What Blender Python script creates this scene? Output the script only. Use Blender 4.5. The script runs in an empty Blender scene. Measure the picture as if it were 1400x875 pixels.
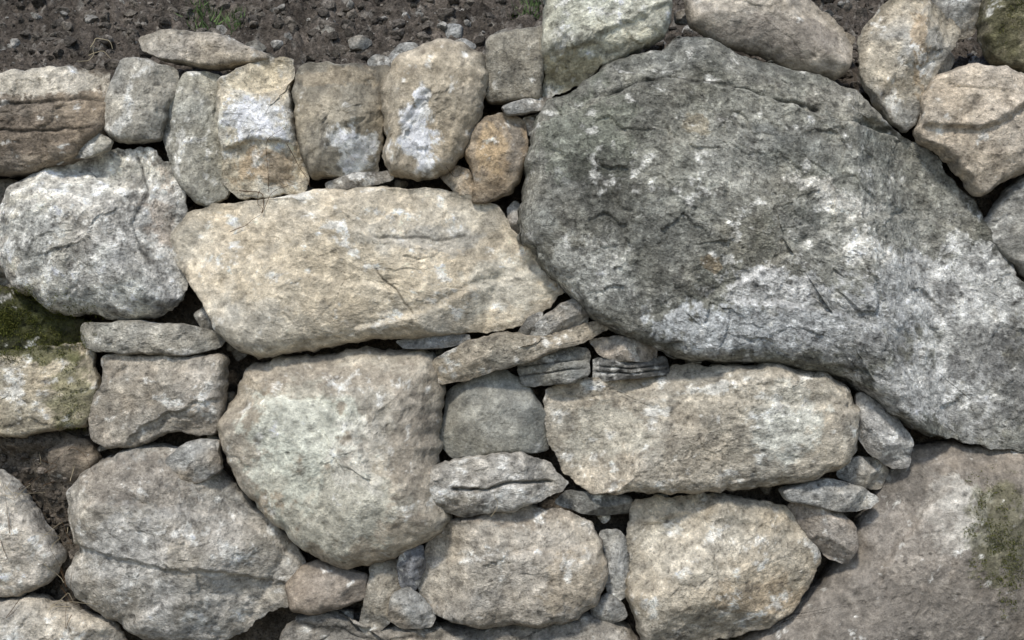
import bpy, math, numpy as np
from mathutils import Vector
RES=2.8
GAIN=1.40
SAT=.92
WARM=np.array([1.025,1.0,.955])
S=500.0
def X(px): return (np.asarray(px,dtype=float)-700)/S
def Z(py): return (875-np.asarray(py,dtype=float))/S+0.15
def lin(c):
    c=np.asarray(c,dtype=float)/255.0
    return np.where(c<=0.04045,c/12.92,((c+0.055)/1.055)**2.4)
# ---------- noise ----------
_r=np.random.RandomState(7)
PERM=np.tile(_r.permutation(256),3)
G=_r.normal(size=(256,3)); G/=np.linalg.norm(G,axis=1)[:,None]
def perlin(P):
    i=np.floor(P).astype(np.int64); f=P-i; i&=255
    u=f*f*f*(f*(f*6-15)+10)
    out=0
    for dx in (0,1):
        wx=u[:,0] if dx else 1-u[:,0]
        a=PERM[i[:,0]+dx]
        for dy in (0,1):
            wy=u[:,1] if dy else 1-u[:,1]
            b=PERM[a+i[:,1]+dy]
            for dz in (0,1):
                wz=u[:,2] if dz else 1-u[:,2]
                g=G[PERM[b+i[:,2]+dz]]
                out=out+wx*wy*wz*(g[:,0]*(f[:,0]-dx)+g[:,1]*(f[:,1]-dy)+g[:,2]*(f[:,2]-dz))
    return out*1.6
def fbm(P,o=4,gain=.5,ridge=False):
    s=0;a=1;t=0
    for k in range(o):
        n=perlin(P+k*17.31)
        if ridge: n=1-2*np.abs(n)
        s=s+a*n;t+=a;a*=gain;P=P*2.03
    return s/t
def sst(a,b,x):
    t=np.clip((x-a)/(b-a),0,1); return t*t*(3-2*t)

def chaikin(p,n=1,q=.22):
    for _ in range(n):
        nx=np.roll(p,-1,axis=0)
        a=p*(1-q)+nx*q; b=p*q+nx*(1-q)
        p=np.stack([a,b],1).reshape(-1,2)
    return p
def smooth_open(p,n=3):
    p=np.asarray(p,float)
    if len(p)<3: return p
    for _ in range(n):
        a=p[:-1]*.75+p[1:]*.25;b=p[:-1]*.25+p[1:]*.75
        p=np.vstack([p[:1],np.stack([a,b],1).reshape(-1,2)[1:-1],p[-1:]])
    return p
def resample(p,n):
    c=np.vstack([p,p[:1]]); d=np.r_[0,np.cumsum(np.linalg.norm(np.diff(c,axis=0),axis=1))]
    t=np.linspace(0,d[-1],n,endpoint=False)
    return np.stack([np.interp(t,d,c[:,0]),np.interp(t,d,c[:,1])],1),d[-1]
def polydist(x,z,poly):
    best=np.full(x.shape,1e9)
    a=poly;b=np.roll(poly,-1,axis=0)
    for (ax,az),(bx,bz) in zip(a,b):
        dx,dz=bx-ax,bz-az;L=dx*dx+dz*dz+1e-12
        t=np.clip(((x-ax)*dx+(z-az)*dz)/L,0,1)
        best=np.minimum(best,(x-ax-t*dx)**2+(z-az-t*dz)**2)
    return np.sqrt(best)
def linedist(x,z,pl):
    best=np.full(x.shape,1e9);sg=np.ones(x.shape)
    n=len(pl)-1
    for k in range(n):
        ax,az=pl[k];bx,bz=pl[k+1]
        dx,dz=bx-ax,bz-az;L=dx*dx+dz*dz+1e-12
        tt=((x-ax)*dx+(z-az)*dz)/L
        t=np.clip(tt,0,1)
        d=(x-ax-t*dx)**2+(z-az-t*dz)**2
        m=d<best
        best=np.where(m,d,best)
        over=np.zeros_like(tt)
        if k==0: over=np.maximum(over,-tt*math.sqrt(L))
        if k==n-1: over=np.maximum(over,(tt-1)*math.sqrt(L))
        s=np.sign(dx*(z-az)-dz*(x-ax))*np.exp(-(np.clip(over,0,9)/.025)**2)
        sg=np.where(m,s,sg)
    return np.sqrt(best),sg
def grid_normals(Gd,it=3):
    di_=np.gradient(Gd,axis=0);dj=np.roll(Gd,-1,1)-np.roll(Gd,1,1)
    N=np.cross(di_,dj);N/=(np.linalg.norm(N,axis=2,keepdims=True)+1e-12)
    for _ in range(it):
        N=N+np.roll(N,1,1)+np.roll(N,-1,1)
        M=N.copy();M[1:]+=N[:-1];M[:-1]+=N[1:]
        N=M/(np.linalg.norm(M,axis=2,keepdims=True)+1e-12)
    return N.reshape(-1,3)

def make_mesh(name,V,F,col,mat,rc=None,parent=None,origin=None,smooth=True):
    me=bpy.data.meshes.new(name)
    if origin is None: origin=V.mean(0)
    V=V-origin
    nv=len(V);nf=len(F);k=F.shape[1]
    me.vertices.add(nv);me.vertices.foreach_set('co',V.astype(np.float32).ravel())
    me.loops.add(nf*k);me.loops.foreach_set('vertex_index',F.astype(np.int32).ravel())
    me.polygons.add(nf);me.polygons.foreach_set('loop_start',np.arange(0,nf*k,k,dtype=np.int32))
    try: me.polygons.foreach_set('loop_total',np.full(nf,k,dtype=np.int32))
    except Exception: pass
    me.update(calc_edges=True);me.validate()
    me.polygons.foreach_set('use_smooth',np.full(len(me.polygons),smooth))
    at=me.attributes.new('Col','FLOAT_COLOR','POINT')
    c=np.ones((nv,4),np.float32);c[:,:3]=col;at.data.foreach_set('color',c.ravel())
    if rc is not None:
        a2=me.attributes.new('rc','FLOAT_VECTOR','POINT');a2.data.foreach_set('vector',rc.astype(np.float32).ravel())
    me.materials.append(mat)
    ob=bpy.data.objects.new(name,me);ob.location=origin
    bpy.context.scene.collection.objects.link(ob)
    if parent: ob.parent=parent
    return ob

# ---------- materials ----------
def rock_mat(name,rough=.88,bump=1.0,contrast=.85,spec=.25,dark=.62,light=1.28):
    m=bpy.data.materials.new(name);m.use_nodes=True;nt=m.node_tree;N=nt.nodes;L=nt.links
    N.clear()
    out=N.new('ShaderNodeOutputMaterial');b=N.new('ShaderNodeBsdfPrincipled');L.new(b.outputs[0],out.inputs[0])
    b.inputs['Roughness'].default_value=rough;b.inputs['Specular IOR Level'].default_value=spec
    at=N.new('ShaderNodeAttribute');at.attribute_name='Col'
    rc=N.new('ShaderNodeAttribute');rc.attribute_name='rc'
    geo=N.new('ShaderNodeNewGeometry')
    def noise(vec,sc,det,ro=.6,dist=0):
        n=N.new('ShaderNodeTexNoise');n.inputs['Scale'].default_value=sc;n.inputs['Detail'].default_value=det
        n.inputs['Roughness'].default_value=ro;n.inputs['Distortion'].default_value=dist;L.new(vec,n.inputs['Vector']);return n.outputs['Fac']
    def mr(f,a,b_,c,d):
        n=N.new('ShaderNodeMapRange');n.inputs[1].default_value=a;n.inputs[2].default_value=b_;n.inputs[3].default_value=c;n.inputs[4].default_value=d;L.new(f,n.inputs[0]);return n.outputs[0]
    def math_(op,a,b_):
        n=N.new('ShaderNodeMath');n.operation=op
        for i,v in enumerate((a,b_)):
            if isinstance(v,(int,float)): n.inputs[i].default_value=v
            else: L.new(v,n.inputs[i])
        return n.outputs[0]
    P=geo.outputs['Position'];R=rc.outputs['Vector']
    n1=noise(P,30,6,.70);n2=noise(P,150,3,.75);n3=noise(R,24,4,.65);n4=noise(P,70,4,.7);
    c=contrast
    v=math_('MULTIPLY',mr(n1,.3,.7,1-.40*c,1+.40*c),mr(n2,.3,.7,1-.32*c,1+.32*c))
    v=math_('MULTIPLY',v,mr(n3,.3,.7,1-.18*c,1+.18*c))
    v=math_('MULTIPLY',v,mr(n4,.585,.61,1,dark))
    v=math_('MULTIPLY',v,mr(n4,.385,.41,light,1))
    v=math_('MULTIPLY',v,mr(n1,.555,.57,1,1.12))
    mul=N.new('ShaderNodeVectorMath');mul.operation='SCALE';L.new(at.outputs['Color'],mul.inputs[0]);L.new(v,mul.inputs['Scale'])
    L.new(mul.outputs[0],b.inputs['Base Color'])
    h=math_('ADD',math_('MULTIPLY',n1,.9),math_('MULTIPLY',n2,.36))
    h=math_('ADD',h,math_('MULTIPLY',n3,.4));h=math_('ADD',h,math_('MULTIPLY',n4,.45))
    bp=N.new('ShaderNodeBump');bp.inputs['Strength'].default_value=1.0;bp.inputs['Distance'].default_value=.010*bump
    L.new(h,bp.inputs['Height']);L.new(bp.outputs[0],b.inputs['Normal'])
    return m
M_rock=rock_mat('weathered_gneiss')
M_slate=rock_mat('layered_schist',rough=.75,bump=1.0,contrast=.95,spec=.3)
M_lich=rock_mat('lichened_granite',bump=1.2,contrast=1.15,dark=.50,light=1.45)
M_smooth=rock_mat('worn_gneiss',bump=.65,contrast=.7,dark=.76,light=1.2)
M_soil=rock_mat('soil',rough=1,bump=2.0,contrast=1.3,spec=.05,dark=.5)
def leaf_mat(name):
    m=bpy.data.materials.new(name);m.use_nodes=True;b=m.node_tree.nodes['Principled BSDF']
    at=m.node_tree.nodes.new('ShaderNodeAttribute');at.attribute_name='Col'
    m.node_tree.links.new(at.outputs['Color'],b.inputs['Base Color']);b.inputs['Roughness'].default_value=.9;b.inputs['Specular IOR Level'].default_value=.1
    return m
M_leaf=leaf_mat('plant_matter')

wall=bpy.data.objects.new('dry_stone_wall',None);bpy.context.scene.collection.objects.link(wall)
SURF=[]
WHITE=(208,208,203);DARK=(66,64,60);RUST=(150,122,88);BEIGE=(176,168,152);GREY=(146,146,142)
def stone(name,poly,base=BEIGE,alt=GREY,y=0.0,D=None,p=None,rw=None,tilt=(0,0),fa=10,fol=1.0,planes=6,lump=1.0,rough=1.0,chip=1.0,
          white=.3,dark=.2,rust=.05,blobs=(),steps=(),cracks=(),mat=None,seed=None,res=None,back=None,c=None,round_=0,spot=.9,stepk=1.0):
    global _sid
    _sid+=1
    res=res or RES
    seed=seed or _sid*13+5
    rs=np.random.RandomState(seed)
    off=rs.uniform(-50,50,3)
    pl=np.stack([X([q[0] for q in poly]),Z([q[1] for q in poly])],1)
    ar=0.5*np.sum(pl[:,0]*np.roll(pl[:,1],-1)-np.roll(pl[:,0],-1)*pl[:,1])
    if ar<0: pl=pl[::-1]
    A=abs(ar);size=math.sqrt(A)
    small=size<.15
    if name in('flat_stone','slate_stack'): p=p or 4.2;rw=rw or .32
    if small: p=p or 3.4;rw=rw or .42;planes=max(planes,6)
    p=p or 2.8;rw=rw or .5
    if res<3.5 and small: res=2.0
    pl=chaikin(pl,round_+1,.2 if round_ else .10)
    _,per=resample(pl,8)
    n=int(np.clip(per*S/res,48,1400))
    pl,_=resample(pl,n)
    nn=np.c_[pl*9,np.zeros(n)]+off
    e=fbm(nn,4,.55)+.5*fbm(nn*4+3,3,.6)
    tang=np.roll(pl,-1,0)-np.roll(pl,1,0);tang/=np.linalg.norm(tang,axis=1)[:,None]
    nrm=np.c_[tang[:,1],-tang[:,0]]
    pl=pl+nrm*(e*.022*min(1,size/.3)*rough+.004)[:,None]
    if c is None:
        nx=np.roll(pl,-1,0);cr=pl[:,0]*nx[:,1]-nx[:,0]*pl[:,1]
        cc=((pl+nx)*cr[:,None]).sum(0)/(3*cr.sum())
    else: cc=np.array([float(X(c[0])),float(Z(c[1]))])
    mr_=np.linalg.norm(pl-cc,axis=1).max()
    nr=max(10,int(mr_*S/res))
    Rf=np.r_[np.linspace(.02,.92,nr),1-.08*(1-np.linspace(.12,1,max(7,nr//8)))**1.8]
    Rb=np.array([.99,.96,.9,.8,.65,.45,.2,.05])
    R=np.r_[Rf,Rb];nf=len(Rf);nR=len(R)
    xx=cc[0]+R[:,None]*(pl[None,:,0]-cc[0]);zz=cc[1]+R[:,None]*(pl[None,:,1]-cc[1])
    cp,_=resample(pl,min(n,110))
    fx=xx[:nf].ravel();fz=zz[:nf].ravel()
    d=polydist(fx,fz,cp);
    d=d*np.repeat(1-(np.clip((Rf-.985)/.015,0,1)),n)
    inr=d.max()
    D=(inr**.75*.34) if D is None else D
    q3=np.c_[fx,np.zeros_like(fx),fz]
    dn=d*(1+.5*fbm(q3*(1.6/max(size,.1))+off,3))
    w=rw*inr
    t=np.clip(dn/w,0,1);g=(1-(1-t)**p)**(1/p)
    di=np.clip(dn/inr,0,1)
    Y=-D*(.85*g+.15*(1-(1-di)**2))
    lx=fx-cc[0];lz=fz-cc[1]
    hw=(pl[:,0].max()-pl[:,0].min())/2;hh=(pl[:,1].max()-pl[:,1].min())/2
    for k in range(planes):
        a=rs.uniform(.12,.85);b=rs.uniform(0,2*math.pi)
        if math.sin(b)<0 and not small: a*=.72
        nx_,ny_,nz_=math.sin(a)*math.cos(b),-math.cos(a),math.sin(a)*math.sin(b)
        s=lx*nx_+Y*ny_+lz*nz_
        dd=np.percentile(s,rs.uniform(68,92) if small else rs.uniform(76,95))
        dd=dd+fbm(q3*7+off+k*3,3)*.006*min(1,size/.25)
        Yp=(dd-lx*nx_-lz*nz_)/ny_
        kk=.006*min(1,size/.25);hx=np.clip(kk-np.abs(Y-Yp),0,None)/kk
        Y=np.maximum(Y,Yp)+hx*hx*kk*.25
    Y=np.minimum(Y,0)
    Yb=np.repeat((back or D*1.1)*(1-Rb**2)**.5,n)
    Yall=np.r_[Y,Yb]
    ax=xx.ravel();az=zz.ravel()
    edge=np.r_[sst(0,.018,d),np.zeros(len(Yb))]
    Yall=Yall+tilt[0]*(ax-cc[0])+tilt[1]*(az-cc[1])
    V=np.c_[ax,Yall+y,az]
    Nn=grid_normals(V.reshape(nR,n,3),4)
    Q=V+off
    fa_=math.radians(fa);u=np.array([math.cos(fa_),0,math.sin(fa_)]);v=np.array([-math.sin(fa_),.25,math.cos(fa_)])
    qu=Q@u;qv=Q@v;qw=Q[:,1]
    warp=fbm(Q*5,3)
    rc=np.c_[qu*.35,qw,qv+warp*.02]*1.6
    sc=min(1,size/.28)
    h=fbm(Q*(1.1/max(size,.12)),3)*.036*size*lump
    h=h+fbm(Q*9,4,.5)*.009*sc*rough
    fl=fbm(np.c_[qu*5,qw*8,(qv+warp*.03)*30],4,.55,ridge=True)
    msk=sst(-.1,.45,fbm(Q*4+9,2))
    h=h+fl*.0032*fol*sc*(.2+.8*msk)
    wq=np.c_[qu+.03*fbm(Q*12+3,3),qv+.03*fbm(Q*12+8,3)]
    for cell,amp,tl in ((.15,.0016,.03),(.045,.0016,.07)):
        cell*=max(.45,sc)
        K=int(np.clip(1.3*(4*hw*hh)/(cell*cell),4,200 if cell>.06 else 300))
        sx=rs.uniform(-hw,hw,K)*1.2+cc[0];sz=rs.uniform(-hh,hh,K)*1.2+cc[1]
        sp=np.c_[sx,np.full(K,y),sz]+off
        su=sp@u;sv=sp@v
        best=np.full(len(ax),1e9);hv=np.zeros(len(ax))
        aa=rs.uniform(-1,1,K);gx=rs.normal(0,tl,K);gz=rs.normal(0,tl,K)
        for k in range(K):
            dx=(wq[:,0]-su[k])*.62;dz=wq[:,1]-sv[k]
            d2=dx*dx+dz*dz
            m=d2<best
            best=np.where(m,d2,best)
            hv=np.where(m,np.clip(aa[k]*amp+gx[k]*dx+gz[k]*dz,-.006,.006),hv)
        h=h+hv*chip*sc*(.3+.7*edge)
    fine=fbm(Q*34,5,.68)
    h=h+fine*.0046*rough*max(.5,sc)
    pit=sst(.25,.6,fbm(Q*48+4,2))
    h=h-pit*.0024*rough
    crk=np.zeros(len(ax))
    for (ln,hgt,wd) in steps:
        pp=smooth_open(np.stack([X([a[0] for a in ln]),Z([a[1] for a in ln])],1))
        wx=ax+.014*sc*fbm(Q*12,4,.6);wz=az+.022*sc*fbm(Q*12+5,4,.6)
        ds,sg=linedist(wx,wz,pp)
        fade=np.exp(-ds/(wd))
        up=np.clip(sg,0,1)*sst(-.002,.016,ds)
        h=h-hgt*.8*stepk*up*fade*edge
    for (ln,dep,wd) in cracks:
        pp=np.stack([X([a[0] for a in ln]),Z([a[1] for a in ln])],1)
        wx=ax+.01*sc*fbm(Q*20,3);wz=az+.014*sc*sc*fbm(Q*16+5,3)
        ds,sg=linedist(wx,wz,pp)
        k=np.exp(-(ds/wd)**2);h=h-dep*k;crk=np.maximum(crk,k)
    V=V+Nn*(h*np.r_[.35+.65*edge[:nf*n],np.full(len(Yb),.35)])[:,None]
    V=np.vstack([V,V[:n].mean(0),V[-n:].mean(0)])
    rc=np.vstack([rc,rc[:n].mean(0),rc[-n:].mean(0)])
    base=lin(base);alt=lin(alt)
    C=np.tile(base,(len(ax),1))
    def mix(C,m,c): 
        m=np.clip(m,0,1)[:,None]; return C*(1-m)+lin(c)*m
    a1=fbm(Q*6+20,4,.6)
    am=sst(-.2,.25,a1)[:,None];C=C*(1-am)+alt*am
    C=C*(1+.30*fbm(Q*3.5+73,3,.5)+.42*fbm(Q*11+33,5,.65))[:,None]
    # slow warm / cool drift inside each stone
    wc=fbm(Q*5+55,4,.6)[:,None];C=C*(1+wc*np.array([.09,0,-.14]))
    st=fbm(np.c_[qu*6,qw*8,(qv+warp*.03)*30]+40,4,.6)
    wx=ax+.03*fbm(Q*10+1,4,.6);wz=az+.03*fbm(Q*10+6,4,.6)
    bn=fbm(Q*20+7,6,.72)
    for (bx,by,rx,ry,cl,sg) in blobs:
        dd=np.sqrt(((wx-X(bx))/(rx/S))**2+((wz-Z(by))/(ry/S))**2)
        m=sst(.0,.22,.75*(1-dd)+spot*bn+.05)*sst(1.9,1.2,dd)*sg
        C=mix(C,m,cl)
    wm=fbm(Q*14+60,6,.72)+.25*st
    C=mix(C,sst(.28-.5*white,.42-.5*white,wm)*.68,WHITE)
    dm=fbm(Q*16+80,6,.72)+.25*st
    C=mix(C,sst(.32-.5*dark,.46-.5*dark,dm)*.54,DARK)
    rm=fbm(Q*9+100,4,.6)
    C=mix(C,sst(.5-.8*rust,.85-.8*rust,rm)*.55,RUST)
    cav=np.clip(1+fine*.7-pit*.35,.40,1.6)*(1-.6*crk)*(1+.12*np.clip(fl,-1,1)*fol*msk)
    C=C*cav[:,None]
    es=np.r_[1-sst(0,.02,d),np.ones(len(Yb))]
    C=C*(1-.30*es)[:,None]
    lum=(C@np.array([.2126,.7152,.0722]))[:,None]
    C=(lum+(C-lum)*SAT)*WARM
    C=np.clip(C*GAIN,.008,.82)
    C=np.vstack([C,C[:n].mean(0),C[-n:].mean(0)])
    idx=np.arange(nR*n).reshape(nR,n)
    a=idx[:-1];b=idx[1:];aj=np.roll(a,-1,1);bj=np.roll(b,-1,1)
    F=np.stack([a,b,bj,aj],-1).reshape(-1,4)
    me_n=n if n%2==0 else n-1
    c0=nR*n;c1=c0+1
    j=np.arange(0,me_n,2)
    cap=np.stack([np.full(len(j),c0),idx[0][j],idx[0][(j+1)%n],idx[0][(j+2)%n]],1)
    cap2=np.stack([np.full(len(j),c1),idx[-1][(j+2)%n],idx[-1][(j+1)%n],idx[-1][j]],1)
    F=np.vstack([F,cap,cap2])
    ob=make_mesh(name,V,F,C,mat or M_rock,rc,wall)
    if res<5:
        k=nf*n
        Nn=grid_normals(V[:nR*n].reshape(nR,n,3),0)
        SURF.append((V[:k],Nn[:k]))
    return ob
_sid=0

# ================= stones =================
L_='fieldstone'
stone('large_boulder',[(925,50),(960,56),(1000,75),(1050,95),(1110,108),(1160,125),(1195,165),(1225,188),(1262,205),(1292,235),(1330,290),(1365,345),(1402,410),(1450,470),(1455,612),(1380,612),(1320,603),(1260,590),(1225,572),(1180,537),(1150,516),(1110,502),(1050,496),(980,492),(920,488),(870,468),(820,442),(780,402),(745,365),(715,330),(708,300),(714,255),(724,210),(734,165),(750,140),(790,125),(830,97),(870,80),(905,72)],
 base=(124,124,117),alt=(106,107,100),y=-.02,D=.15,p=2.6,rw=.30,planes=5,fa=-28,fol=.5,lump=.8,chip=.9,rough=1.1,white=.20,dark=.28,rust=.0,mat=M_lich,back=.3,c=(1050,330),seed=18,spot=1.1,
 blobs=[(1180,320,120,90,(150,150,143),.6),(1325,430,85,105,(188,189,186),.8),(1245,400,110,55,(180,181,179),.75),(1010,450,125,36,(170,174,176),.85),(1130,445,110,50,(158,160,160),.7),
  (1350,540,80,60,(142,143,141),.6),(1250,525,100,50,(182,183,181),.75),(800,370,60,42,(170,171,165),.7),(1030,395,75,26,(184,185,184),.8),(870,160,60,50,(88,88,81),.65),(800,200,70,70,(114,118,106),.6),(820,270,50,60,(70,70,65),.65),(900,330,60,60,(90,90,83),.5),
  (940,230,80,60,(142,142,133),.55),(985,210,50,60,(154,154,147),.5),(1050,160,120,40,(134,134,125),.6),(1150,150,60,30,(144,141,131),.7),(1230,240,60,40,(130,130,122),.5),
  (940,185,16,14,(130,114,82),.4),(960,370,12,14,(132,110,76),.4),(1160,345,44,22,(200,199,192),.85),(1150,290,38,14,(198,196,188),.8),(1095,262,34,12,(186,184,176),.75),(1330,480,46,44,(78,78,76),.6),(1180,480,60,24,(106,106,103),.5),(1390,500,36,60,(86,86,84),.55),(1290,400,18,26,(84,84,82),.55),(1380,450,14,40,(90,90,88),.5)],
 steps=[([(735,175),(800,160),(875,118),(960,125),(1040,150),(1110,175),(1215,192)],.055,.13),([(950,420),(1010,380),(1060,360),(1130,310),(1230,300)],.018,.08),([(1120,350),(1165,330),(1200,350)],.016,.05),([(1000,250),(1100,262),(1180,230),(1260,270)],.014,.06),([(880,440),(960,415),(1080,420),(1180,450),(1240,520)],.020,.08)],
 cracks=[([(800,130),(900,120),(1000,132),(1100,160)],.010,.006)])
stone('rounded_boulder',[(20,265),(60,235),(110,215),(160,206),(205,206),(235,225),(250,260),(256,300),(250,340),(257,380),(258,402),(235,425),(190,438),(130,433),(80,425),(40,400),(15,375),(1,340),(1,300)],
 base=(156,154,148),alt=(182,181,172),y=-.02,p=2.1,rw=.9,planes=2,fa=60,fol=.2,white=.48,dark=.44,rust=.03,rough=1.25,chip=.5,round_=1,mat=M_lich,spot=1.2,blobs=[(60,330,50,50,(142,146,145),.6),(225,290,25,60,(150,136,122),.5),(110,260,70,40,(204,202,194),.5)],cracks=[([(190,215),(205,260),(190,310),(215,360)],.007,.005)])
stone('long_slab_stone',[(258,298),(300,283),(370,275),(440,262),(520,258),(580,260),(640,268),(683,285),(698,315),(725,345),(757,375),(772,397),(757,415),(725,440),(690,448),(600,458),(520,465),(440,478),(362,489),(330,475),(300,450),(285,412),(262,382),(246,352),(240,325)],
 base=(178,169,151),alt=(168,162,148),y=-.03,D=.11,p=2.6,rw=.42,planes=5,fa=-14,fol=.5,white=.22,dark=.04,rust=.08,chip=.5,rough=.7,mat=M_smooth,
 blobs=[(480,380,180,50,(184,171,146),.45),(600,330,60,20,(142,143,140),.5),(690,390,60,40,(180,179,169),.5)],
 steps=[([(420,290),(520,330),(620,345),(720,370)],.014,.08),([(500,455),(600,425),(700,375),(760,380)],.016,.08),([(300,300),(340,360),(420,380),(540,400)],.012,.07)],
 cracks=[([(520,370),(550,405),(570,430)],.004,.003),([(520,325),(600,328),(640,322)],.004,.004)])
stone('rounded_boulder',[(345,500),(385,486),(440,484),(500,478),(560,476),(598,480),(606,510),(603,560),(604,600),(598,640),(610,690),(620,705),(592,735),(550,752),(500,772),(470,777),(440,764),(405,737),(370,702),(335,667),(308,622),(300,590),(315,555),(330,520)],
 base=(144,136,122),alt=(158,152,139),y=-.01,D=.14,p=2.2,rw=.7,planes=1,fa=70,fol=.2,white=.18,dark=.14,rust=.05,rough=.95,chip=.4,round_=1,lump=1.1,mat=M_smooth,
 blobs=[(420,580,80,60,(190,193,181),.8),(470,680,90,70,(178,178,165),.65),(500,620,40,50,(194,191,181),.55),(440,510,110,24,(142,134,121),.7),(400,640,50,50,(182,186,174),.6),(570,600,30,110,(140,132,120),.6)],
 steps=[([(345,565),(390,535),(450,550),(495,590),(510,640)],.026,.12),([(520,740),(560,640),(540,560)],.010,.10)])
stone('long_block_stone',[(744,528),(790,521),(850,518),(908,515),(920,500),(980,497),(1060,500),(1120,508),(1150,525),(1163,560),(1160,610),(1140,642),(1080,657),(1000,666),(930,669),(860,670),(812,673),(790,652),(768,636),(755,605),(745,565)],
 base=(160,152,137),alt=(148,142,129),y=-.02,D=.11,p=2.9,rw=.42,planes=3,fa=6,fol=.4,white=.30,dark=.28,rust=.08,rough=1.15,chip=.6,
 blobs=[(1060,570,50,50,(186,189,181),.6),(830,585,50,40,(180,178,166),.5),(930,600,30,60,(124,116,102),.4),(1000,540,90,24,(174,167,152),.5)],steps=[([(750,550),(900,540),(1150,560)],.012,.06)])
stone('buried_boulder',[(1240,610),(1300,606),(1450,617),(1460,950),(960,950),(1000,885),(1060,850),(1110,815),(1150,775),(1175,722),(1200,670),(1215,640)],
 base=(122,116,108),alt=(110,105,98),y=.03,D=.13,p=2.0,rw=.8,planes=0,fa=50,fol=.1,chip=.2,white=.04,dark=.16,rust=.03,rough=.85,back=.25,c=(1250,790),round_=1,mat=M_smooth,
 blobs=[(1290,690,45,60,(180,177,169),.8),(1350,720,45,75,(86,86,60),.6),(1240,730,50,60,(142,136,128),.6),(1200,830,120,60,(116,111,104),.7),(1240,650,60,30,(106,101,94),.6)],
 steps=[([(1200,780),(1260,680),(1310,650),(1330,700)],.026,.12)])
stone('buried_boulder',[(385,862),(420,840),(455,832),(500,862),(560,852),(640,858),(720,850),(800,838),(850,850),(880,885),(880,950),(370,950)],
 base=(138,133,124),alt=(124,120,112),y=.04,D=.09,planes=2,fa=5,white=.1,rough=.9,c=(620,905),cracks=[([(400,850),(520,870),(600,862)],.008,.01)])
stone('rounded_boulder',[(140,635),(180,612),(240,609),(300,640),(325,670),(370,710),(408,757),(417,775),(395,822),(350,845),(325,868),(280,878),(200,872),(165,847),(112,815),(92,790),(116,745),(97,710),(100,670)],
 base=(142,138,129),alt=(156,153,146),y=0,D=.13,p=2.2,rw=.7,planes=4,fa=-30,fol=.5,white=.26,dark=.22,rust=.02,lump=1.3,chip=.7,
 blobs=[(200,650,90,35,(128,120,109),.65),(190,740,60,50,(168,168,165),.5),(300,720,70,40,(150,145,137),.4)],
 steps=[([(120,740),(200,760),(300,770),(400,800)],-.02,.09),([(110,690),(200,680),(330,700),(400,760)],.018,.09),([(180,850),(260,800),(340,820)],.015,.07)])
stone(L_,[(603,712),(660,697),(720,688),(780,697),(810,712),(820,750),(829,790),(820,820),(780,845),(720,849),(640,851),(600,836),(572,805),(578,765),(590,735)],
 base=(156,149,137),alt=(146,141,131),p=2.7,rw=.5,planes=3,fa=5,fol=.3,white=.18,dark=.2,rust=.05,y=-.02,chip=.6,blobs=[(700,700,90,16,(132,122,109),.6),(780,790,40,40,(146,132,109),.45)],steps=[([(585,770),(680,750),(815,740)],.016,.08)])
stone(L_,[(865,685),(900,678),(960,675),(1030,678),(1075,692),(1100,725),(1118,765),(1105,797),(1080,832),(1040,857),(990,868),(930,888),(885,888),(868,852),(858,810),(862,760),(861,720)],
 base=(162,153,136),alt=(150,144,131),p=2.4,rw=.6,planes=4,fa=35,fol=.3,white=.24,dark=.2,rust=.1,y=-.02,chip=.7,blobs=[(940,740,70,50,(186,180,166),.5),(1030,810,70,30,(144,125,98),.45)],steps=[([(880,720),(960,700),(1060,720)],-.015,.07)])
stone('layered_stone',[(566,655),(600,632),(650,622),(710,618),(750,630),(776,655),(770,668),(730,681),(680,695),(640,703),(605,691),(575,676)],
 base=(166,162,153),alt=(150,147,140),y=-.05,fa=4,fol=1.0,planes=5,white=.38,dark=.25,mat=M_slate,p=3.2,rw=.5,cracks=[([(622,662),(665,662),(702,653),(752,656)],.018,.004)])
stone(L_,[(612,535),(650,510),(685,502),(720,525),(745,565),(751,600),(748,616),(700,619),(650,623),(616,626),(600,600),(608,570)],
 base=(134,134,127),alt=(124,125,120),y=.01,planes=7,p=3.2,rw=.42,fa=40,fol=.15,white=.02,dark=.02,rust=.03,rough=.5,chip=.5,mat=M_smooth)
stone('block_stone',[(147,487),(200,484),(260,487),(311,487),(312,530),(309,580),(300,593),(240,589),(195,606),(150,608),(132,597),(135,550),(146,520)],
 base=(156,148,135),alt=(144,139,129),p=3.8,rw=.28,planes=3,fa=8,fol=.5,white=.26,dark=.28,rust=.05,y=-.01,steps=[([(145,510),(230,505),(310,510)],.010,.05)])
stone('flat_stone',[(121,444),(180,440),(240,443),(290,450),(314,461),(305,476),(250,483),(180,484),(135,477),(122,462)],base=(152,148,137),alt=(138,136,127),y=-.03,fa=-4,fol=1.2,D=.06,mat=M_slate,white=.25)
stone(L_,[(-60,385),(10,392),(60,420),(112,438),(122,455),(120,474),(60,482),(-60,484)],base=(84,80,58),alt=(66,66,46),y=.03,white=.02,dark=.3,rust=.05,blobs=[(40,430,90,40,(54,58,30),.7),(90,466,60,16,(64,64,34),.7)])
stone(L_,[(-60,482),(60,475),(110,472),(131,480),(138,520),(132,565),(115,583),(60,589),(-60,594)],base=(170,160,139),alt=(156,149,132),y=-.01,p=3,rw=.4,planes=4,fa=5,white=.33,dark=.26,blobs=[(110,540,30,50,(90,92,58),.6),(60,480,80,12,(78,80,46),.8)])
stone(L_,[(-60,245),(14,244),(30,260),(8,290),(-8,330),(-60,330)],base=(120,114,104),y=.04)
stone(L_,[(-60,325),(-6,330),(4,370),(14,392),(-60,398)],base=(100,93,82),y=.05)
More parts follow.
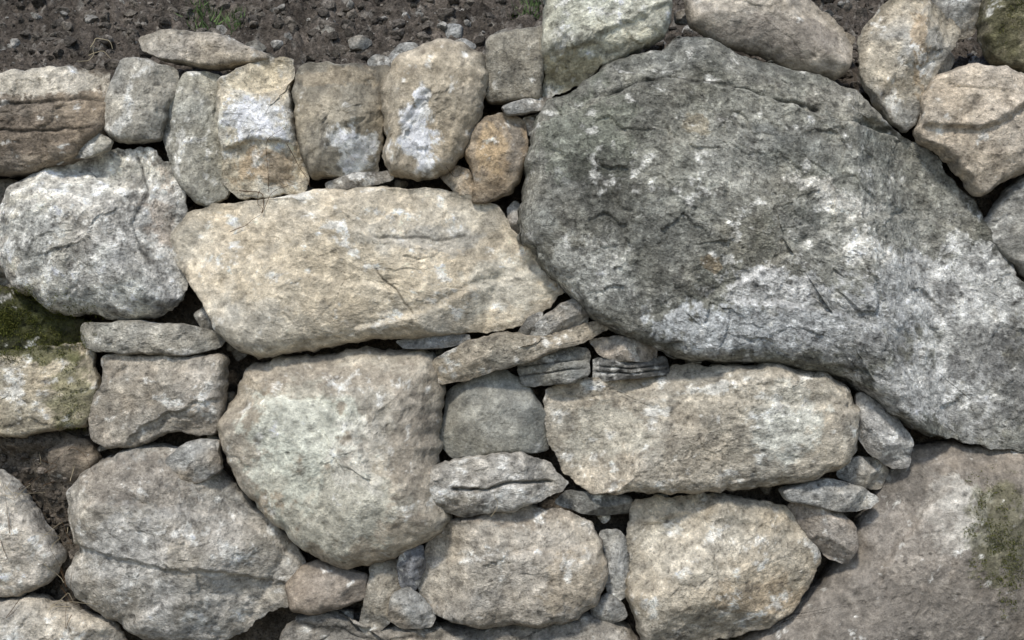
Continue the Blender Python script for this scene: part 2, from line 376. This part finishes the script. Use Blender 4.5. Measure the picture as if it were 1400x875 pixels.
stone(L_,[(-60,648),(0,642),(22,655),(45,690),(75,730),(86,760),(72,790),(40,809),(-60,814)],base=(182,176,164),alt=(166,161,152),y=-.01,planes=4,fa=-40,white=.38,fol=.4)
stone(L_,[(-60,818),(60,815),(110,830),(160,850),(177,875),(180,950),(-60,950)],base=(170,164,152),alt=(154,149,139),y=-.01,white=.3,planes=3,c=(50,885),fol=.4)
stone(L_,[(40,610),(80,590),(120,600),(136,630),(104,668),(60,662),(38,640)],base=(116,107,95),alt=(102,95,85),y=.02,white=.03,dark=.1,rust=.1)
stone(L_,[(237,626),(260,603),(290,595),(308,600),(311,640),(280,655),(250,656)],base=(140,131,117),y=-.06,white=.08,planes=5)
stone(L_,[(393,797),(415,770),(440,766),(480,778),(504,785),(504,815),(470,826),(430,838),(400,832)],base=(144,133,120),alt=(134,125,113),y=-.01,white=.03,dark=.06,rough=.7,p=2.3,rw=.7,fol=.3,mat=M_smooth,planes=2)
stone(L_,[(510,770),(545,764),(551,790),(541,822),(530,852),(505,868),(491,856),(500,815)],base=(144,139,128),y=-.01,planes=6,white=.1)
stone('slate_chip',[(552,744),(578,742),(582,770),(571,803),(550,800),(546,770)],base=(132,134,138),alt=(104,107,112),y=-.03,mat=M_slate,white=.35,dark=.3,planes=9,rust=0,chip=3)
stone(L_,[(539,810),(560,800),(580,815),(596,840),(590,852),(550,854),(533,840)],base=(156,148,135),y=-.03,planes=5,white=.15)
stone(L_,[(821,728),(845,725),(863,745),(860,780),(852,815),(838,823),(824,790),(828,760)],base=(144,144,140),y=.0,planes=7,mat=M_slate,fa=70)
stone(L_,[(808,828),(830,810),(852,825),(856,840),(835,851),(812,843)],base=(154,151,143),y=-.01,planes=6)
stone('flat_stone',[(759,687),(775,672),(830,671),(863,680),(861,700),(820,704),(780,696)],base=(112,112,108),alt=(98,99,95),y=.01,D=.05,mat=M_slate,fa=-3,fol=1.3)
stone(L_,[(1167,537),(1190,549),(1220,574),(1238,600),(1236,636),(1215,639),(1185,616),(1167,595),(1162,565)],base=(156,146,133),alt=(152,150,145),y=-.04,planes=6,fa=-50,white=.38)
stone(L_,[(1147,632),(1175,625),(1205,628),(1214,645),(1202,668),(1170,663),(1145,651)],base=(144,139,129),y=-.0,planes=5)
stone('flat_stone',[(1060,665),(1100,657),(1130,652),(1170,664),(1195,680),(1182,692),(1140,695),(1100,684),(1070,679)],base=(166,163,155),y=-.04,D=.05,fa=-12,fol=1.1,mat=M_slate,white=.35)
stone(L_,[(1073,688),(1110,681),(1140,691),(1161,715),(1167,740),(1150,766),(1125,756),(1105,737),(1085,706)],base=(142,134,124),alt=(134,129,122),y=-.03,planes=5,fa=-40,white=.12)
stone('flat_stone',[(587,507),(600,490),(640,468),(680,457),(740,459),(780,450),(815,442),(830,447),(790,469),(740,486),(690,500),(640,516),(602,523)],base=(152,143,127),alt=(142,136,123),y=-.05,D=.05,fa=14,fol=1.0,white=.2,c=(690,482))
stone('flat_stone',[(543,466),(590,460),(642,458),(642,466),(600,474),(555,475)],base=(134,134,131),y=-.05,D=.03,fa=3,mat=M_slate)
stone('flat_stone',[(735,440),(765,418),(790,407),(804,425),(801,440),(760,455),(722,464)],base=(152,146,135),y=-.03,D=.045,fa=28,fol=1.1)
stone('flat_stone',[(708,456),(722,435),(741,427),(737,445),(718,463)],base=(104,102,97),y=-.03,D=.03,fa=40,mat=M_slate)
stone('slate_stack',[(706,492),(740,482),(780,475),(804,477),(803,511),(770,522),(714,526)],base=(134,133,126),alt=(116,117,113),y=-.035,fa=10,fol=1.2,mat=M_slate,planes=2,white=.2,cracks=[([(706,502),(760,494),(805,488)],.008,.0022),([(710,514),(760,507),(803,500)],.008,.0022)])
stone('flat_stone',[(804,464),(850,461),(880,467),(895,476),(893,490),(850,493),(820,486)],base=(158,150,139),y=-.03,D=.045,fa=-8,fol=1)
stone('slate_stack',[(811,490),(860,494),(907,487),(912,509),(870,515),(813,517)],base=(106,106,104),alt=(90,91,90),y=-.02,fa=2,fol=1.2,D=.04,mat=M_slate,planes=2,cracks=[([(811,500),(860,503),(910,497)],.008,.0022),([(811,508),(860,510),(910,504)],.008,.0022)])
stone(L_,[(694,285),(705,275),(716,290),(722,322),(712,332),(697,308)],base=(128,123,115),y=.0)
stone('flat_stone',[(262,430),(285,412),(303,440),(300,455),(275,450)],base=(114,110,102),y=.03)
# ---- top course
stone('split_block_stone',[(-60,108),(40,101),(100,94),(148,98),(153,130),(142,188),(115,214),(75,230),(40,240),(-60,243)],base=(128,117,102),alt=(112,103,91),y=-.01,p=3.6,rw=.34,fa=-2,fol=1.0,planes=3,white=.12,dark=.12,rust=.12,mat=M_slate,blobs=[(60,115,130,24,(184,178,164),.85),(60,190,80,30,(104,93,80),.6)],cracks=[([(-50,150),(60,147),(150,140)],.008,.004),([(-50,190),(60,186),(140,180)],.006,.004)])
stone(L_,[(168,82),(205,83),(241,97),(245,120),(234,150),(223,191),(190,198),(160,193),(141,172),(145,145),(155,112)],base=(164,161,151),alt=(150,148,140),y=-.01,planes=6,p=3.2,rw=.42,fa=70,white=.33,fol=.6)
stone(L_,[(255,102),(285,99),(303,108),(304,150),(309,200),(315,240),(313,270),(290,284),(266,276),(245,240),(228,200),(225,170),(238,130)],base=(154,152,140),alt=(142,140,130),y=.0,planes=6,p=3.2,rw=.42,fa=75,fol=.7,white=.35,dark=.3)
stone(L_,[(304,112),(330,98),(355,86),(395,82),(404,98),(396,125),(406,160),(413,205),(422,240),(415,260),(370,269),(330,269),(309,256),(310,225),(303,180),(300,140)],base=(176,166,145),alt=(186,183,172),y=-.02,planes=4,p=3.2,rw=.38,fa=5,fol=.5,white=.26,rust=.1,blobs=[(358,170,46,34,(208,210,210),.85),(365,235,48,24,(160,140,112),.75),(350,110,40,20,(188,177,152),.6)],steps=[([(305,130),(350,138),(400,120)],.024,.05),([(308,215),(350,200),(412,205)],-.024,.05)])
stone(L_,[(410,98),(430,91),(480,92),(528,94),(536,108),(526,150),(524,200),(519,236),(480,241),(428,245),(418,215),(409,165),(405,125)],base=(136,129,114),alt=(126,121,109),y=-.01,planes=3,p=3.6,rw=.36,fa=80,fol=.4,white=.06,dark=.12,rust=.06,mat=M_smooth,blobs=[(488,205,30,28,(204,207,206),.9),(460,110,60,14,(148,135,113),.5)],steps=[([(440,240),(470,180),(520,160)],-.012,.04)])
stone(L_,[(543,82),(570,66),(600,61),(640,69),(660,85),(665,120),(662,150),(650,176),(636,210),(615,240),(580,248),(545,244),(529,226),(530,190),(524,150),(530,115)],base=(146,137,120),alt=(156,147,131),y=-.03,p=2.4,rw=.65,planes=3,fa=80,fol=.4,round_=1,white=.1,rust=.07,mat=M_smooth,blobs=[(575,195,26,44,(210,212,212),.9),(582,155,11,28,(206,208,207),.8),(600,100,50,30,(170,160,141),.5)],steps=[([(548,230),(560,170),(590,140)],-.014,.05)])
stone('split_block_stone',[(667,54),(700,48),(743,39),(745,70),(739,120),(735,137),(700,140),(667,139),(661,100)],base=(138,132,118),alt=(124,120,109),y=0,p=4.2,rw=.3,fa=84,fol=1.5,planes=2,white=.15,mat=M_slate)
stone('split_block_stone',[(744,-60),(912,-60),(918,20),(905,52),(862,72),(822,92),(782,125),(745,137),(738,120),(742,60)],base=(170,170,155),alt=(154,154,142),y=.0,p=3.2,rw=.34,planes=3,fa=20,fol=.5,white=.33,dark=.12,rust=.06,c=(820,20),blobs=[(780,100,50,24,(158,148,117),.65),(850,20,50,40,(182,184,173),.5)],steps=[([(745,90),(820,60),(910,20)],-.02,.07)])
stone('rounded_boulder',[(940,-20),(985,-40),(1060,-30),(1105,0),(1147,40),(1165,75),(1157,105),(1130,114),(1080,100),(1030,76),(970,60),(938,36)],base=(152,144,131),alt=(142,136,126),y=-.02,p=2.2,rw=.8,planes=2,fa=-25,fol=.2,white=.06,dark=.12,rust=.05,rough=.8,chip=.4,round_=1,mat=M_smooth,blobs=[(1060,60,90,30,(120,113,105),.6),(1000,0,50,30,(178,170,156),.5)])
stone('upright_stone',[(1193,20),(1225,-6),(1255,4),(1290,30),(1305,50),(1277,90),(1263,125),(1246,165),(1229,184),(1205,166),(1185,132),(1171,100),(1172,60)],base=(164,157,142),alt=(144,142,135),y=-.03,planes=8,fa=60,fol=.7,white=.3,rust=.1,p=3.2,rw=.42,blobs=[(1245,80,14,60,(152,129,95),.5)],steps=[([(1210,160),(1225,80),(1260,10)],.018,.05)])
stone(L_,[(1285,55),(1308,78),(1300,100),(1262,118),(1255,90)],base=(164,158,148),y=.03,planes=3)
stone(L_,[(1273,-50),(1338,-50),(1342,20),(1330,45),(1303,52),(1273,22)],base=(154,148,136),y=.01,planes=3)
stone('mossy_stone',[(1343,-60),(1460,-60),(1460,105),(1395,100),(1350,86),(1338,50)],base=(104,100,80),alt=(120,115,97),y=-.01,white=.1,dark=.3,planes=3,blobs=[(1370,20,40,60,(70,71,44),.6)])
stone('angular_stone',[(1248,142),(1265,114),(1300,98),(1340,92),(1400,113),(1460,130),(1460,215),(1395,237),(1360,251),(1328,267),(1309,240),(1285,216),(1246,191)],base=(172,162,147),alt=(158,150,137),y=-.03,planes=6,fa=20,white=.14,dark=.12,rust=.04,chip=.6,fol=.4,p=3,rw=.42,steps=[([(1255,180),(1320,190),(1390,150)],-.03,.08)])
stone('angular_stone',[(1400,237),(1460,228),(1460,385),(1402,377),(1365,346),(1341,310),(1360,276)],base=(126,126,121),y=.0,white=.2,planes=4,dark=.25)
stone(L_,[(1370,370),(1460,385),(1460,440),(1410,415),(1390,395)],base=(90,88,83),y=.05)
stone(L_,[(636,215),(645,185),(663,160),(690,155),(716,166),(721,200),(713,240),(700,266),(665,279),(645,280),(650,245)],base=(148,131,108),alt=(140,129,113),y=-.02,planes=6,fa=60,fol=.6,white=.2,rust=.15,blobs=[(675,210,22,36,(176,153,118),.6),(705,200,12,40,(106,104,99),.6)])
stone(L_,[(602,240),(625,229),(643,235),(650,270),(625,266)],base=(178,160,134),alt=(182,173,157),y=-.01,planes=4,white=.25)
stone('flat_stone',[(686,150),(720,140),(754,136),(752,152),(715,158),(692,160)],base=(122,116,106),y=-.03,D=.03,fa=8,mat=M_slate)
stone('flat_stone',[(716,164),(738,157),(748,164),(742,184),(720,184)],base=(124,115,102),y=-.01,D=.02,planes=3)
stone('flat_stone',[(449,253),(490,242),(538,237),(538,247),(500,258),(452,263)],base=(138,134,127),y=-.04,D=.03,fa=7,mat=M_slate)
stone('flat_stone',[(183,48),(230,39),(290,45),(340,64),(375,80),(340,89),(280,91),(220,80),(190,66)],base=(150,143,130),alt=(138,132,122),y=.03,D=.06,fa=-10,fol=1,white=.2,tilt=(0,.2))
stone('pebble',[(101,204),(120,190),(145,187),(163,197),(158,209),(130,218),(104,217)],base=(156,154,144),y=-.05,D=.02)
stone('pebble',[(78,205),(88,196),(99,207),(102,220),(88,228)],base=(172,173,172),y=-.05,D=.015,white=.4)
for pl,cl,yy in [([(500,78),(512,70),(528,74),(530,90),(505,92)],(126,120,111),.06),([(527,70),(545,54),(565,52),(575,66),(560,84),(532,92)],(124,118,109),.07),
  ([(592,5),(605,-4),(625,0),(622,22),(600,26)],(160,160,156),.30),([(400,5),(418,-2),(436,6),(434,22),(410,26)],(128,124,115),.30),([(313,40),(330,34),(342,42),(336,52),(318,52)],(138,134,124),.20),
  ([(1118,22),(1140,14),(1165,20),(1160,36),(1130,34)],(126,114,99),.14),([(1135,42),(1160,36),(1180,44),(1172,56),(1145,54)],(142,133,118),.08),([(672,26),(700,18),(735,24),(740,38),(700,45),(676,42)],(104,98,91),.18),
  ([(462,30),(480,24),(494,32),(484,42),(466,42)],(132,126,116),.22),([(612,44),(632,38),(648,46),(640,58),(618,56)],(126,120,110),.14),([(930,8),(941,2),(950,10),(944,20),(932,18)],(120,112,100),.1)]:
    stone('pebble',pl,base=cl,y=yy,planes=6,D=.03)
rs=np.random.RandomState(44)
for (cx,cy,r) in [(322,478,13),(320,520,10),(306,545,9),(290,600,9),(612,628,9),(757,622,10),(850,664,10),(945,498,9),(1152,520,10),(1218,655,9),(560,812,8),(470,846,11),(826,706,9),(228,603,10),(140,612,8),(738,386,9),(716,352,8),(664,288,9),(268,262,10),(262,236,8),(420,262,8),(545,250,7),(855,700,8),(1050,668,8),(585,752,8),(600,482,7),(1180,190,9),(1262,210,9),(118,455,8),(515,800,7),(905,680,6),(318,470,8)]:
    an=np.sort(rs.uniform(0,2*math.pi,7));a0=rs.uniform(0,3.14)
    pts=[]
    for q in an:
        ex,ez=r*1.4*math.cos(q),r*.75*math.sin(q)
        pts.append((cx+ex*math.cos(a0)-ez*math.sin(a0),cy+ex*math.sin(a0)+ez*math.cos(a0)))
    ang=np.diff(np.r_[an,an[0]+2*math.pi])
    if ang.max()>2.6: continue
    g=rs.uniform(.7,1.0)
    stone('stone_shard',pts,base=tuple(np.array(BEIGE)*g),alt=tuple(np.array(GREY)*g),y=rs.uniform(.015,.045),D=.02,planes=6,mat=M_slate,fa=rs.uniform(0,90))

# ---------- filler stones beyond the frame (wall carries on both ways)
rs=np.random.RandomState(3)
for x0,x1 in ((-640,-62),(1462,2040)):
    yy=-10
    while yy<940:
        hh=rs.uniform(110,180);xx=x0
        if yy+hh>900: hh=955-yy
        while xx<x1-30:
            ww=rs.uniform(120,260)
            if x1-(xx+ww)<90: ww=x1-xx
            cx,cy=xx+ww/2,yy+hh/2
            an=np.linspace(0,2*math.pi,13)[:-1]
            r=.5*(np.abs(np.cos(an))**4+np.abs(np.sin(an))**4)**-.25*rs.uniform(.86,.98,12)
            pts=[(cx+ww*r[k]*math.cos(an[k]),cy+hh*r[k]*math.sin(an[k])) for k in range(12)]
            g=rs.uniform(.8,1.1)
            stone(L_,pts,base=tuple(np.array(BEIGE)*g),alt=tuple(np.array(GREY)*g),y=rs.uniform(-.02,.02),res=7,fa=rs.uniform(-30,60),planes=4)
            xx+=ww
        yy+=hh

# ---------- earth backfill behind the stones
def grid(xs,zs): 
    a,b=np.meshgrid(xs,zs);return a.ravel(),b.ravel(),len(xs),len(zs)
def gridF(nx,nz,flip=False):
    i=np.arange(nx*nz).reshape(nz,nx);F=np.stack([i[:-1,:-1],i[:-1,1:],i[1:,1:],i[1:,:-1]],-1).reshape(-1,4)
    return F[:,::-1] if flip else F
MND=[(60,640,90,70,.11),(95,770,45,80,.10),(30,600,80,18,.09),(90,840,60,20,.08),(60,90,120,20,.05)]
def bf(x,z,fine=False):
    P=np.c_[x,np.zeros_like(x),z];fy=.11+.02*fbm(P*6,4)
    for (bx,by,rx,ry,a) in MND:
        fy=fy-a*.9*np.exp(-(((x-X(bx))/(rx/S))**2+((z-Z(by))/(ry/S))**2))
    if fine: fy=fy+.016*fbm(P*28+4,5,.62)-.010*np.abs(fbm(P*45,3))
    return fy
SOIL=(112,104,93)
gx,gz,nx,nz=grid(np.r_[np.linspace(-2.7,-1.5,60),np.linspace(-1.49,1.49,560),np.linspace(1.5,2.7,60)],np.linspace(-.02,1.70,320))
P=np.c_[gx,np.zeros_like(gx),gz]
fy=bf(gx,gz,True)
sc_=1+.5*fbm(P*20+9,4,.6)
C=lin(SOIL)*np.clip(sc_,.4,1.6)[:,None]
m=np.clip(sst(.3,.6,fbm(P*40+30,4,.6)),0,1)[:,None]*.35;C=C*(1-m)+lin((150,144,134))*m
make_mesh('earth_backfill',np.c_[gx,fy,gz],gridF(nx,nz),C,M_soil,P*1.0,wall)

# ---------- soil bank above
def bank_z(x,y):
    P=np.c_[x,y,np.zeros_like(x)]
    base=float(Z(112))+np.where(y<1.2,.80*(y-.05),.80*1.15+.06*(y-1.2))
    near=np.clip(1-(y-1)/3,0.15,1)*sst(-.05,.15,y)
    cl=fbm(P*30+3,5,.6)
    return base+near*(.07*fbm(P*5,3)+.06*fbm(P*13+3,4,.6)+.034*np.abs(cl)+.02*fbm(P*60+8,3,.65))
xs=np.r_[-40,-20,-10,-6,-4,np.linspace(-2.6,-1.7,50),np.linspace(-1.69,1.69,640),np.linspace(1.7,2.6,50),4,6,10,20,40]
ys=np.r_[np.linspace(.02,.65,240),np.linspace(.66,1.5,60),2,3,5,8,14,25,45,80]
gx,gy,nx,ny=grid(xs,ys)
P=np.c_[gx,gy,np.zeros_like(gx)]
gz=bank_z(gx,gy)
C=lin((94,87,79))*np.clip(1+1.1*fbm(P*6,4,.6)+.5*fbm(P*60,3),.3,2.3)[:,None]
m=np.clip(sst(.10,.36,fbm(P*26+30,5,.65)),0,1)[:,None]*.6;C=C*(1-m)+lin((158,153,143))*m
make_mesh('soil_bank',np.c_[gx,gy,gz],gridF(nx,ny),C,M_soil,P)

# ---------- ground in front
xs=np.r_[-60,-30,-12,-6,np.linspace(-3,3,200),6,12,30,60];ys=np.r_[-60,-30,-12,-6,np.linspace(-3,.12,110)]
gx,gy,nx,ny=grid(xs,ys);P=np.c_[gx,gy,np.zeros_like(gx)]
C=lin((124,118,108))*np.clip(1+.5*fbm(P*6,4,.6),.4,1.7)[:,None]
make_mesh('ground',np.c_[gx,gy,.02*fbm(P*3,3)+.012*fbm(P*20,4)],gridF(nx,ny),C,M_soil,P)

# ---------- gravel & clods
import bmesh
bm=bmesh.new();bmesh.ops.create_icosphere(bm,subdivisions=2,radius=1);iv=np.array([v.co[:] for v in bm.verts]);iF=np.array([[v.index for v in f.verts] for f in bm.faces]);bm.free()
def scatter(name,pos,sizes,cols,seed,mat):
    rs=np.random.RandomState(seed);Vs=[];Fs=[];Cs=[];o=0
    for p,s,c in zip(pos,sizes,cols):
        v=iv*np.array([1,rs.uniform(.6,1),rs.uniform(.45,.9)])*rs.uniform(.9,1.1,(len(iv),1))
        dn=rs.normal(size=(9,3));dn/=np.linalg.norm(dn,axis=1)[:,None]
        for q in dn:
            t=v@q;l=t.max()*rs.uniform(.5,.8);v=v-q*np.clip(t-l,0,None)[:,None]
        a=rs.uniform(0,6.28);b=rs.uniform(-.5,.5)
        Ra=np.array([[math.cos(a),-math.sin(a),0],[math.sin(a),math.cos(a),0],[0,0,1]]);Rb=np.array([[math.cos(b),0,-math.sin(b)],[0,1,0],[math.sin(b),0,math.cos(b)]])
        v=(v@Ra.T@Rb.T)*s*1.25+p
        Vs.append(v);Fs.append(iF+o);o+=len(iv);Cs.append(np.tile(c,(len(iv),1)))
    V=np.vstack(Vs);return make_mesh(name,V,np.vstack(Fs),np.vstack(Cs),mat,V*1.0,smooth=False)
rs=np.random.RandomState(11)
N=3600
px=rs.uniform(-1.6,1.6,N);py=.03+rs.uniform(0,1,N)*.65
sz=.003+.026*rs.uniform(0,1,N)**4
ps=np.c_[px,py,bank_z(px,py)+sz*.15]
cl=[lin(np.array([(96,90,82),(122,115,105),(168,164,155),(108,102,94)][rs.choice(4,p=[.38,.3,.14,.18])])*rs.uniform(.8,1.15)) for _ in range(N)]
scatter('gravel',ps,sz,cl,5,M_soil)
N=420
px=rs.normal(70,45,N);pyy=rs.uniform(595,860,N)
sz=.003+.014*rs.uniform(0,1,N)**3
ps=np.c_[X(px),bf(X(px),Z(pyy),True)-.002,Z(pyy)]
cl=[lin(np.array([(108,100,90),(128,120,110),(92,86,78)][rs.choice(3)])*rs.uniform(.8,1.15)) for _ in range(N)]
scatter('soil_clods',ps,sz,cl,6,M_soil)

# ---------- surface query
SV=np.vstack([s[0] for s in SURF]);SN=np.vstack([s[1] for s in SURF])
def near(px,py,r=8):
    x,z=float(X(px)),float(Z(py));m=(np.abs(SV[:,0]-x)<r/S)&(np.abs(SV[:,2]-z)<r/S)
    if not m.any(): return .02
    return float(SV[m][:,1].min())
def blades(name,P,Nrm,ln,wd,cols,seed):
    rs=np.random.RandomState(seed);n=len(P)
    d=Nrm*1.0+rs.normal(0,.55,(n,3));d[:,2]-=.1;d/=np.linalg.norm(d,axis=1)[:,None]
    s=np.cross(d,rs.normal(size=(n,3)));s/=np.linalg.norm(s,axis=1)[:,None]
    l=(ln*rs.uniform(.5,1.3,n))[:,None];w=wd*rs.uniform(.6,1.2,n)[:,None]
    V=np.stack([P-s*w-d*.001,P+s*w-d*.001,P+d*l],1).reshape(-1,3)
    return make_mesh(name,V,np.arange(n*3).reshape(-1,3),np.repeat(cols,3,axis=0),M_leaf,V,smooth=False)
def moss(name,regions,dens,seed,thr=.25):
    rs=np.random.RandomState(seed);Ps=[];Ns=[]
    for (bx,by,rx,ry) in regions:
        dd=((SV[:,0]-X(bx))/(rx/S))**2+((SV[:,2]-Z(by))/(ry/S))**2
        idx=np.where((dd<1.6)&(SN[:,1]<.3))[0]
        nz_=fbm(SV[idx]*26,4,.65)
        pr=(1-dd[idx]/1.6)*.8+nz_*1.8-thr
        idx=idx[pr>rs.uniform(0,.6,len(idx))]
        for k in range(dens):
            Ps.append(SV[idx]+rs.normal(0,.002,(len(idx),3)));Ns.append(SN[idx])
    P=np.vstack(Ps);N_=np.vstack(Ns)
    t=rs.uniform(0,1,(len(P),1));c=lin((66,74,32))*(1-t)+lin((110,110,58))*t
    c=c*np.clip(1+.6*fbm(P*15,3),.4,1.5)[:,None]
    return blades(name,P,N_,.006,.0012,c,seed)
moss('moss',[(40,425,85,30),(85,466,50,18),(30,480,60,14),(110,545,20,42)],2,1,.15)
moss('moss',[(1352,725,44,88)],2,2,.38)
moss('moss',[(1375,10,30,50)],1,3,.4)
rs=np.random.RandomState(21)
for (cx,cy,n) in ((300,12,300),(722,0,160)):
    yy=rs.uniform(.30,.47,n) if cx<400 else rs.uniform(.36,.48,n)
    k=(3.2+yy)/3.2
    cl_=rs.normal(0,18,9)
    x=X(cx+cl_[rs.randint(0,9,n)]+rs.normal(0,5,n))*k
    P=np.c_[x,yy,bank_z(x,yy)]
    c=lin((98,118,74))*rs.uniform(.6,1.4,(n,1))
    blades('grass_tuft',P,np.tile([0,-.4,.9],(n,1)),.036,.0026,c,cx)
def root(pts,rad,col=(96,78,60),seed=0):
    rs=np.random.RandomState(seed)
    pts=np.array(pts,float)
    t=np.linspace(0,len(pts)-1,len(pts)*10)
    xx=np.interp(t,range(len(pts)),pts[:,0]);yy=np.interp(t,range(len(pts)),pts[:,1])
    for a in (xx,yy):
        nz=np.convolve(rs.normal(0,1,len(t)+8),np.ones(9)/9,'valid');a+=nz*3
        a[:]=np.convolve(np.pad(a,3,mode='edge'),np.ones(7)/7,'valid')
    ys=np.array([near(x,y) for x,y in zip(xx,yy)]);ys=np.convolve(np.pad(ys,3,mode='edge'),np.ones(7)/7,'valid')-rad*1.2
    c=np.c_[X(xx),ys,Z(yy)];n=len(c);tg=np.gradient(c,axis=0);tg/=np.linalg.norm(tg,axis=1)[:,None]
    s=np.cross(tg,[0,1,0]);s/=np.linalg.norm(s,axis=1)[:,None]+1e-9;b=np.cross(tg,s)
    r=rad*np.linspace(1,.35,n)
    k=6;V=np.concatenate([[c[i]+r[i]*(math.cos(q)*s[i]+math.sin(q)*b[i]) for q in np.linspace(0,2*math.pi,k,endpoint=False)] for i in range(n)])
    idx=np.arange(n*k).reshape(n,k);a_=idx[:-1];b_=idx[1:]
    F=np.stack([a_,b_,np.roll(b_,-1,1),np.roll(a_,-1,1)],-1).reshape(-1,4)
    return V,F,np.tile(lin(col),(len(V),1))
def roots(name,lst):
    Vs=[];Fs=[];Cs=[];o=0
    for i,(p,r,c) in enumerate(lst):
        V,F,C=root(p,r,c,i+len(name));Vs.append(V);Fs.append(F+o);Cs.append(C);o+=len(V)
    V=np.vstack(Vs);make_mesh(name,V,np.vstack(Fs),np.vstack(Cs),M_leaf,V)
br=(88,70,52);lt=(170,158,132)
roots('root_strands',[([(330,262),(365,268),(372,285),(366,298),(380,262),(420,250)],.0013,br),([(318,320),(345,310),(368,295)],.001,br),([(375,270),(372,200),(400,180)],.0009,br),([(362,262),(358,280),(372,292)],.001,br),([(400,200),(420,240),(432,262)],.001,br)])
roots('root_strands',[([(672,700),(682,680),(678,662)],.001,lt),([(610,232),(622,245),(640,240)],.0008,br)])
rsx=np.random.RandomState(5)
roots('dead_twigs',[([(a:=rsx.uniform(20,120),b:=rsx.uniform(610,840)),(a+rsx.uniform(-30,30),b+rsx.uniform(-30,30)),(a+rsx.uniform(-50,50),b+rsx.uniform(-50,50))],.0009,lt if i%2 else br) for i in range(22)])
roots('dead_twigs',[([(120,62),(128,50),(145,52),(152,66)],.0018,lt),([(118,75),(135,66),(150,78)],.0014,lt),([(110,88),(125,72),(128,60)],.0014,lt)])

# ---------- light
w=bpy.data.worlds.new('World');bpy.context.scene.world=w;w.use_nodes=True
nt=w.node_tree;bg=nt.nodes['Background'];sky=nt.nodes.new('ShaderNodeTexSky');sky.sky_type='NISHITA';sky.sun_disc=False
EL=math.radians(52);AZ=-18
sky.sun_elevation=EL
dx,dy=math.sin(math.radians(AZ)),-math.cos(math.radians(AZ))
sky.sun_rotation=math.atan2(dx,dy)
nt.links.new(sky.outputs[0],bg.inputs[0]);bg.inputs[1].default_value=.15
sl=bpy.data.lights.new('sun','SUN');sl.energy=2.6;sl.angle=math.radians(7);sl.color=(1,.95,.88)
so=bpy.data.objects.new('sun',sl);bpy.context.scene.collection.objects.link(so)
d=Vector((dx*math.cos(EL),dy*math.cos(EL),math.sin(EL)))
so.rotation_euler=d.to_track_quat('Z','Y').to_euler();so.location=(0,-3,5)
# ---------- camera
cam=bpy.data.cameras.new('camera');co=bpy.data.objects.new('camera',cam);bpy.context.scene.collection.objects.link(co)
co.location=(0,-3.2,float(Z(437.5)));co.rotation_euler=(math.radians(90),0,0)
cam.sensor_width=36;cam.lens=36*3.2/2.8;cam.clip_end=300;cam.clip_start=.05
sc=bpy.context.scene;sc.camera=co
sc.view_settings.view_transform='Standard';sc.view_settings.look='None';sc.view_settings.exposure=0
print('verts',len(SV))
